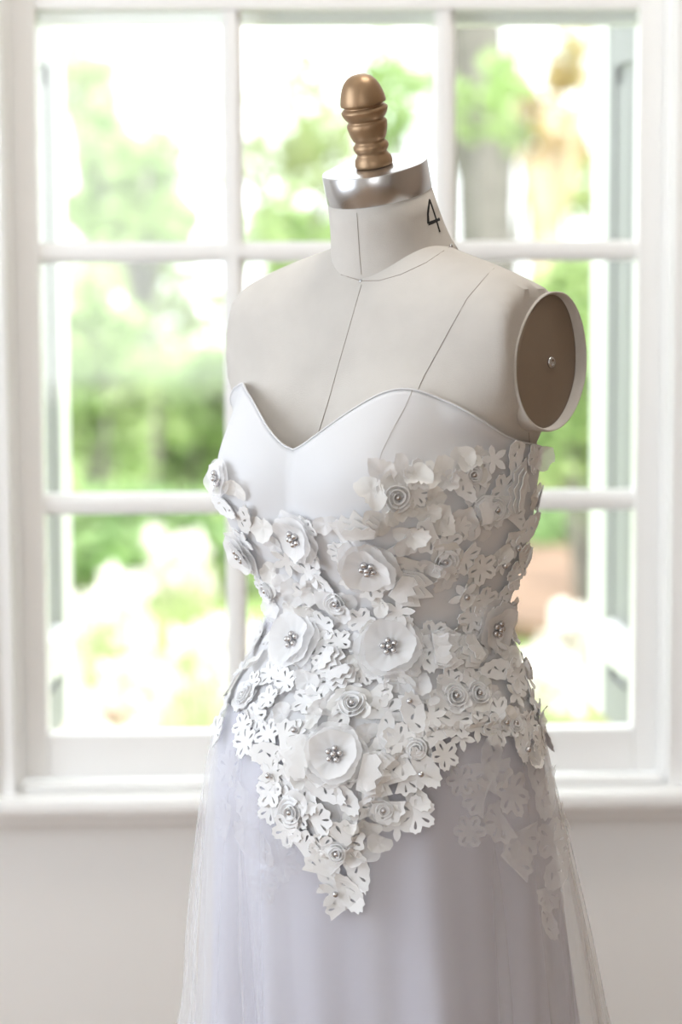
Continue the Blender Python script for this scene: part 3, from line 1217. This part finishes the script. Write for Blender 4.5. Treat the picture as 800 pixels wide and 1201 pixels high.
for sgn, px_lab in ((-1, 'grey-blue panelled shutter folded open outside the left panes'), (1, 'grey-blue panelled shutter folded open outside the right panes')):
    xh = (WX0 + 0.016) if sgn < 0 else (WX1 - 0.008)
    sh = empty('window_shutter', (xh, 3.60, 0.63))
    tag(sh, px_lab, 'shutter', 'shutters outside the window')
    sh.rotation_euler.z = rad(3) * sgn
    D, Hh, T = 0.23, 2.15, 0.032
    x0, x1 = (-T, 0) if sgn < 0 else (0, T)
    MB().box(x0, x1, 0, 0.05, 0, Hh).build('stile', 'shutter', sh)
    MB().box(x0, x1, D - 0.05, D, 0, Hh).build('stile', 'shutter', sh)
    for z0 in (0, 1.03, Hh - 0.07):
        MB().box(x0, x1, 0.05, D - 0.05, z0, z0 + 0.07).build('rail', 'shutter', sh)
    for z0, z1 in ((0.07, 1.03), (1.10, Hh - 0.07)):
        pn = MB().box(x0 + 0.008, x1 - 0.008, 0.05, D - 0.05, z0, z1)
        pn.box(x0 + 0.002, x1 - 0.002, 0.065, D - 0.065, z0 + 0.03, z1 - 0.03)
        pn.build('panel', 'shutter', sh)
    # white strip on the far edge and white holdback
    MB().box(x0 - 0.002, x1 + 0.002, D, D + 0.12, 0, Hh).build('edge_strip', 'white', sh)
    MB().box(-0.028 if sgn < 0 else 0.0, 0.0 if sgn < 0 else 0.028, 0.0, 0.16, 0.10, 0.17).build('holdback', 'white', sh, bevel=0.008).location = (0.016 * -sgn, 0, 0)


def foliage(center, radii, n, size, m, parent, clumps=14, name='foliage', upright=False):
    rnd = random.Random(str(center) + str(radii) + str(n) + parent['label'])
    cl = []
    for k in range(clumps):
        d = Vector((rnd.gauss(0, 1), rnd.gauss(0, 1), rnd.gauss(0, 1))).normalized() * rnd.uniform(0.3, 0.85)
        cl.append((Vector((d.x * radii[0], d.y * radii[1], d.z * radii[2])), rnd.uniform(0.22, 0.42)))
    v, f = [], []
    for k in range(n):
        c, s = rnd.choice(cl)
        d = Vector((rnd.gauss(0, 1), rnd.gauss(0, 1), rnd.gauss(0, 1))).normalized() * (rnd.random() ** 0.4) * s
        p = Vector(center) + c + Vector((d.x * radii[0], d.y * radii[1], d.z * radii[2]))
        if p.z < 0.01:
            p.z = 0.01 + rnd.random() * 0.05
        a = Vector((rnd.gauss(0, 1), rnd.gauss(0, 1), rnd.gauss(0, 0.7) + (2 if upright else 0))).normalized()
        b = a.orthogonal()
        b.rotate(Matrix.Rotation(rnd.uniform(0, 6.28), 3, a))
        L = size * rnd.uniform(0.7, 1.4)
        wd = L * 0.28
        i = len(v)
        v += [p - a * L * 0.5, p + b * wd + a * L * 0.05, p + a * L * 0.5, p - b * wd + a * L * 0.05]
        f.append((i, i + 1, i + 2, i + 3))
    o = link(name, v, f, m, parent, False)
    o['kind'] = 'stuff'
    return o


def shrub(px, py, Y, rx, rz, m, label, n=1400, size=0.09, trunk=False, tm='bark', name='shrub', cat='shrub', tr=0.10, group=None):
    """crown centred where the line of sight through (px, py) meets depth Y"""
    c = at(px, py, Y)
    root = empty(name, (c.x, c.y, gz))
    tag(root, label, cat, group)
    h = c.z - gz
    foliage((0, 0, h), (rx, rx * 0.8, rz), n, size, m, root)
    mb = MB()
    if trunk:
        mb.tube([(0, 0, -0.02), (0.04, 0, h * 0.35), (0, 0.02, h * 0.7), (0.03, 0, h)], [tr * 1.25, tr, tr * 0.85, tr * 0.4], 10)
        mb.build('trunk', tm, root, True)
        for k in range(4):
            a = k * 1.7 + 0.4
            MB().tube([(0, 0, h * 0.6), (math.cos(a) * rx * 0.35, math.sin(a) * rx * 0.3, h * 0.85), (math.cos(a) * rx * 0.7, math.sin(a) * rx * 0.6, h + rz * 0.35)], [tr * 0.5, tr * 0.35, tr * 0.12], 7).build('branch', tm, root, True)
    else:
        for k in range(5):
            a = k * 1.3
            MB().tube([(0, 0, -0.02), (math.cos(a) * rx * 0.25, math.sin(a) * rx * 0.25, h * 0.6), (math.cos(a) * rx * 0.5, math.sin(a) * rx * 0.5, h)], [0.025, 0.018, 0.008], 6).build('stem', tm, root, True)
    return root


G = 'garden trees and shrubs'
shrub(165, 200, 13, 0.48, 0.55, 'leaf_a', 'fresh green tree in the upper left panes', 1500, .10, True, group=G, name='garden_tree', cat='tree', tr=.05)
shrub(100, 100, 15, 0.28, 0.42, 'leaf_c', 'thin pale tree top in the upper left pane', 300, .10, True, group=G, name='garden_tree', cat='tree', tr=.04)
shrub(110, 440, 12.5, 0.40, 0.55, 'leaf_a', 'green bush in the middle left pane beside the shutter', 1200, .10, group=G)
shrub(215, 470, 14, 0.55, 0.6, 'leaf_a', 'light green bush in the middle left pane beside the dress', 1700, .11, group=G)
shrub(170, 345, 17, 0.75, 0.45, 'leaf_c', 'pale yellow-green bush high in the middle left pane', 700, .11, group=G)
shrub(170, 640, 11.5, 0.75, 0.32, 'leaf_b', 'low dark green hedge in the lower left pane', 2300, .10, group=G)
shrub(340, 190, 16, 0.7, 0.8, 'leaf_c', 'pale yellow-green tree behind the finial', 700, .11, True, group=G, name='garden_tree', cat='tree', tr=.06)
shrub(350, 300, 13, 0.35, 0.45, 'leaf_a', 'small green bush just left of the neck', 600, .09, group=G)
shrub(470, 120, 17, 0.5, 0.6, 'leaf_a', 'green tree right of the finial', 450, .10, True, group=G, name='garden_tree', cat='tree', tr=.05)
shrub(690, 420, 9.6, 0.34, 0.55, 'leaf_a', 'arching green bush beside the arm plate', 1300, .11, group=G)
shrub(650, 615, 13.1, 0.62, 0.16, 'leaf_b', 'low green hedge above the mulch bed', 1300, .09, group=G)
shrub(700, 630, 11.0, 0.12, 0.22, 'leaf_a', 'small green shrub before the right shutter', 300, .08, group=G)
shrub(640, 115, 15, 0.5, 0.55, 'leaf_o', 'orange-leaved tree in the upper right pane', 420, .11, True, 'bark2', group=G, name='garden_tree', cat='tree', tr=.14)
shrub(585, 110, 12.2, 0.33, 0.35, 'leaf_a', 'green sprays around the grey trunk', 130, .10, group=G)
shrub(690, 215, 16, 0.45, 0.3, 'leaf_c', 'yellow-green spray in the right pane under the orange leaves', 300, .10, group=G)
# the big grey trunk in the upper right pane
c = at(575, 290, 14)
t0 = empty('garden_tree', (c.x, c.y, gz))
tag(t0, 'big grey leaning tree trunk in the upper right pane', 'tree', G)
MB().tube([(0.02, 0, -0.05), (0.0, 0, 1.2), (-0.02, 0, c.z - gz), (-0.05, 0, c.z - gz + 0.7), (-0.10, 0, c.z - gz + 1.6), (-0.2, 0, c.z - gz + 3)], [.24, .20, .17, .16, .15, .13], 14).build('trunk', 'bark', t0, True)
MB().tube([(-0.02, 0, c.z - gz + 0.2), (-0.22, 0, c.z - gz + 0.75), (-0.32, 0, c.z - gz + 1.5)], [.12, .09, .07], 10).build('branch', 'bark', t0, True)
foliage((-0.2, 0, c.z - gz + 3.6), (1.0, 0.8, 0.6), 1200, .11, 'leaf_b', t0)

# pale flowering clumps close to the window on the left and right
K = 0
for px, Y, h, m, lab in ((92, 6.4, .46, 'petal', 'white flowering clump beside the left shutter'), (128, 8.3, .60, 'petal', 'tall white flowering clump in the lower left pane'), (160, 7.0, .42, 'petal2', 'pink-tinged flowering clump in the lower left pane'),
                        (220, 9.2, .60, 'petal', 'white flowering clump next to the hip of the dress'), (236, 7.6, .46, 'petal', 'short white flowering clump touching the dress outline'), (650, 7.6, .34, 'petal', 'white flowering clump low in the right pane'), (690, 8.2, .40, 'petal', 'pale flowering clump beside the right shutter')):
    c = at(px, 800, Y)
    r = empty('flowering_plant', (c.x, c.y, gz + 0.02))
    tag(r, lab, 'plant', 'pale flowering plants outside the window')
    rnd = random
    v, f = [], []
    for k in range(110):
        a = rnd.uniform(0, 6.28)
        q = rnd.random() ** 0.5 * 0.10
        lean = rnd.uniform(0.02, 0.16)
        p0 = Vector((math.cos(a) * q, math.sin(a) * q, -0.02))
        p1 = p0 + Vector((math.cos(a) * lean, math.sin(a) * lean, h * rnd.uniform(0.5, 0.9)))
        s = Vector((-math.sin(a), math.cos(a), 0)) * 0.006
        i = len(v)
        v += [p0 - s, p0 + s, p1 + s * 0.3, p1 - s * 0.3]
        f.append((i, i + 1, i + 2, i + 3))
    link('leaf_blades', v, f, 'leaf_c', r, False)['kind'] = 'stuff'
    foliage((0, 0, h * 0.72), (.20, .18, h * 0.36), 420, .05, m, r, 10, 'blossoms', True)
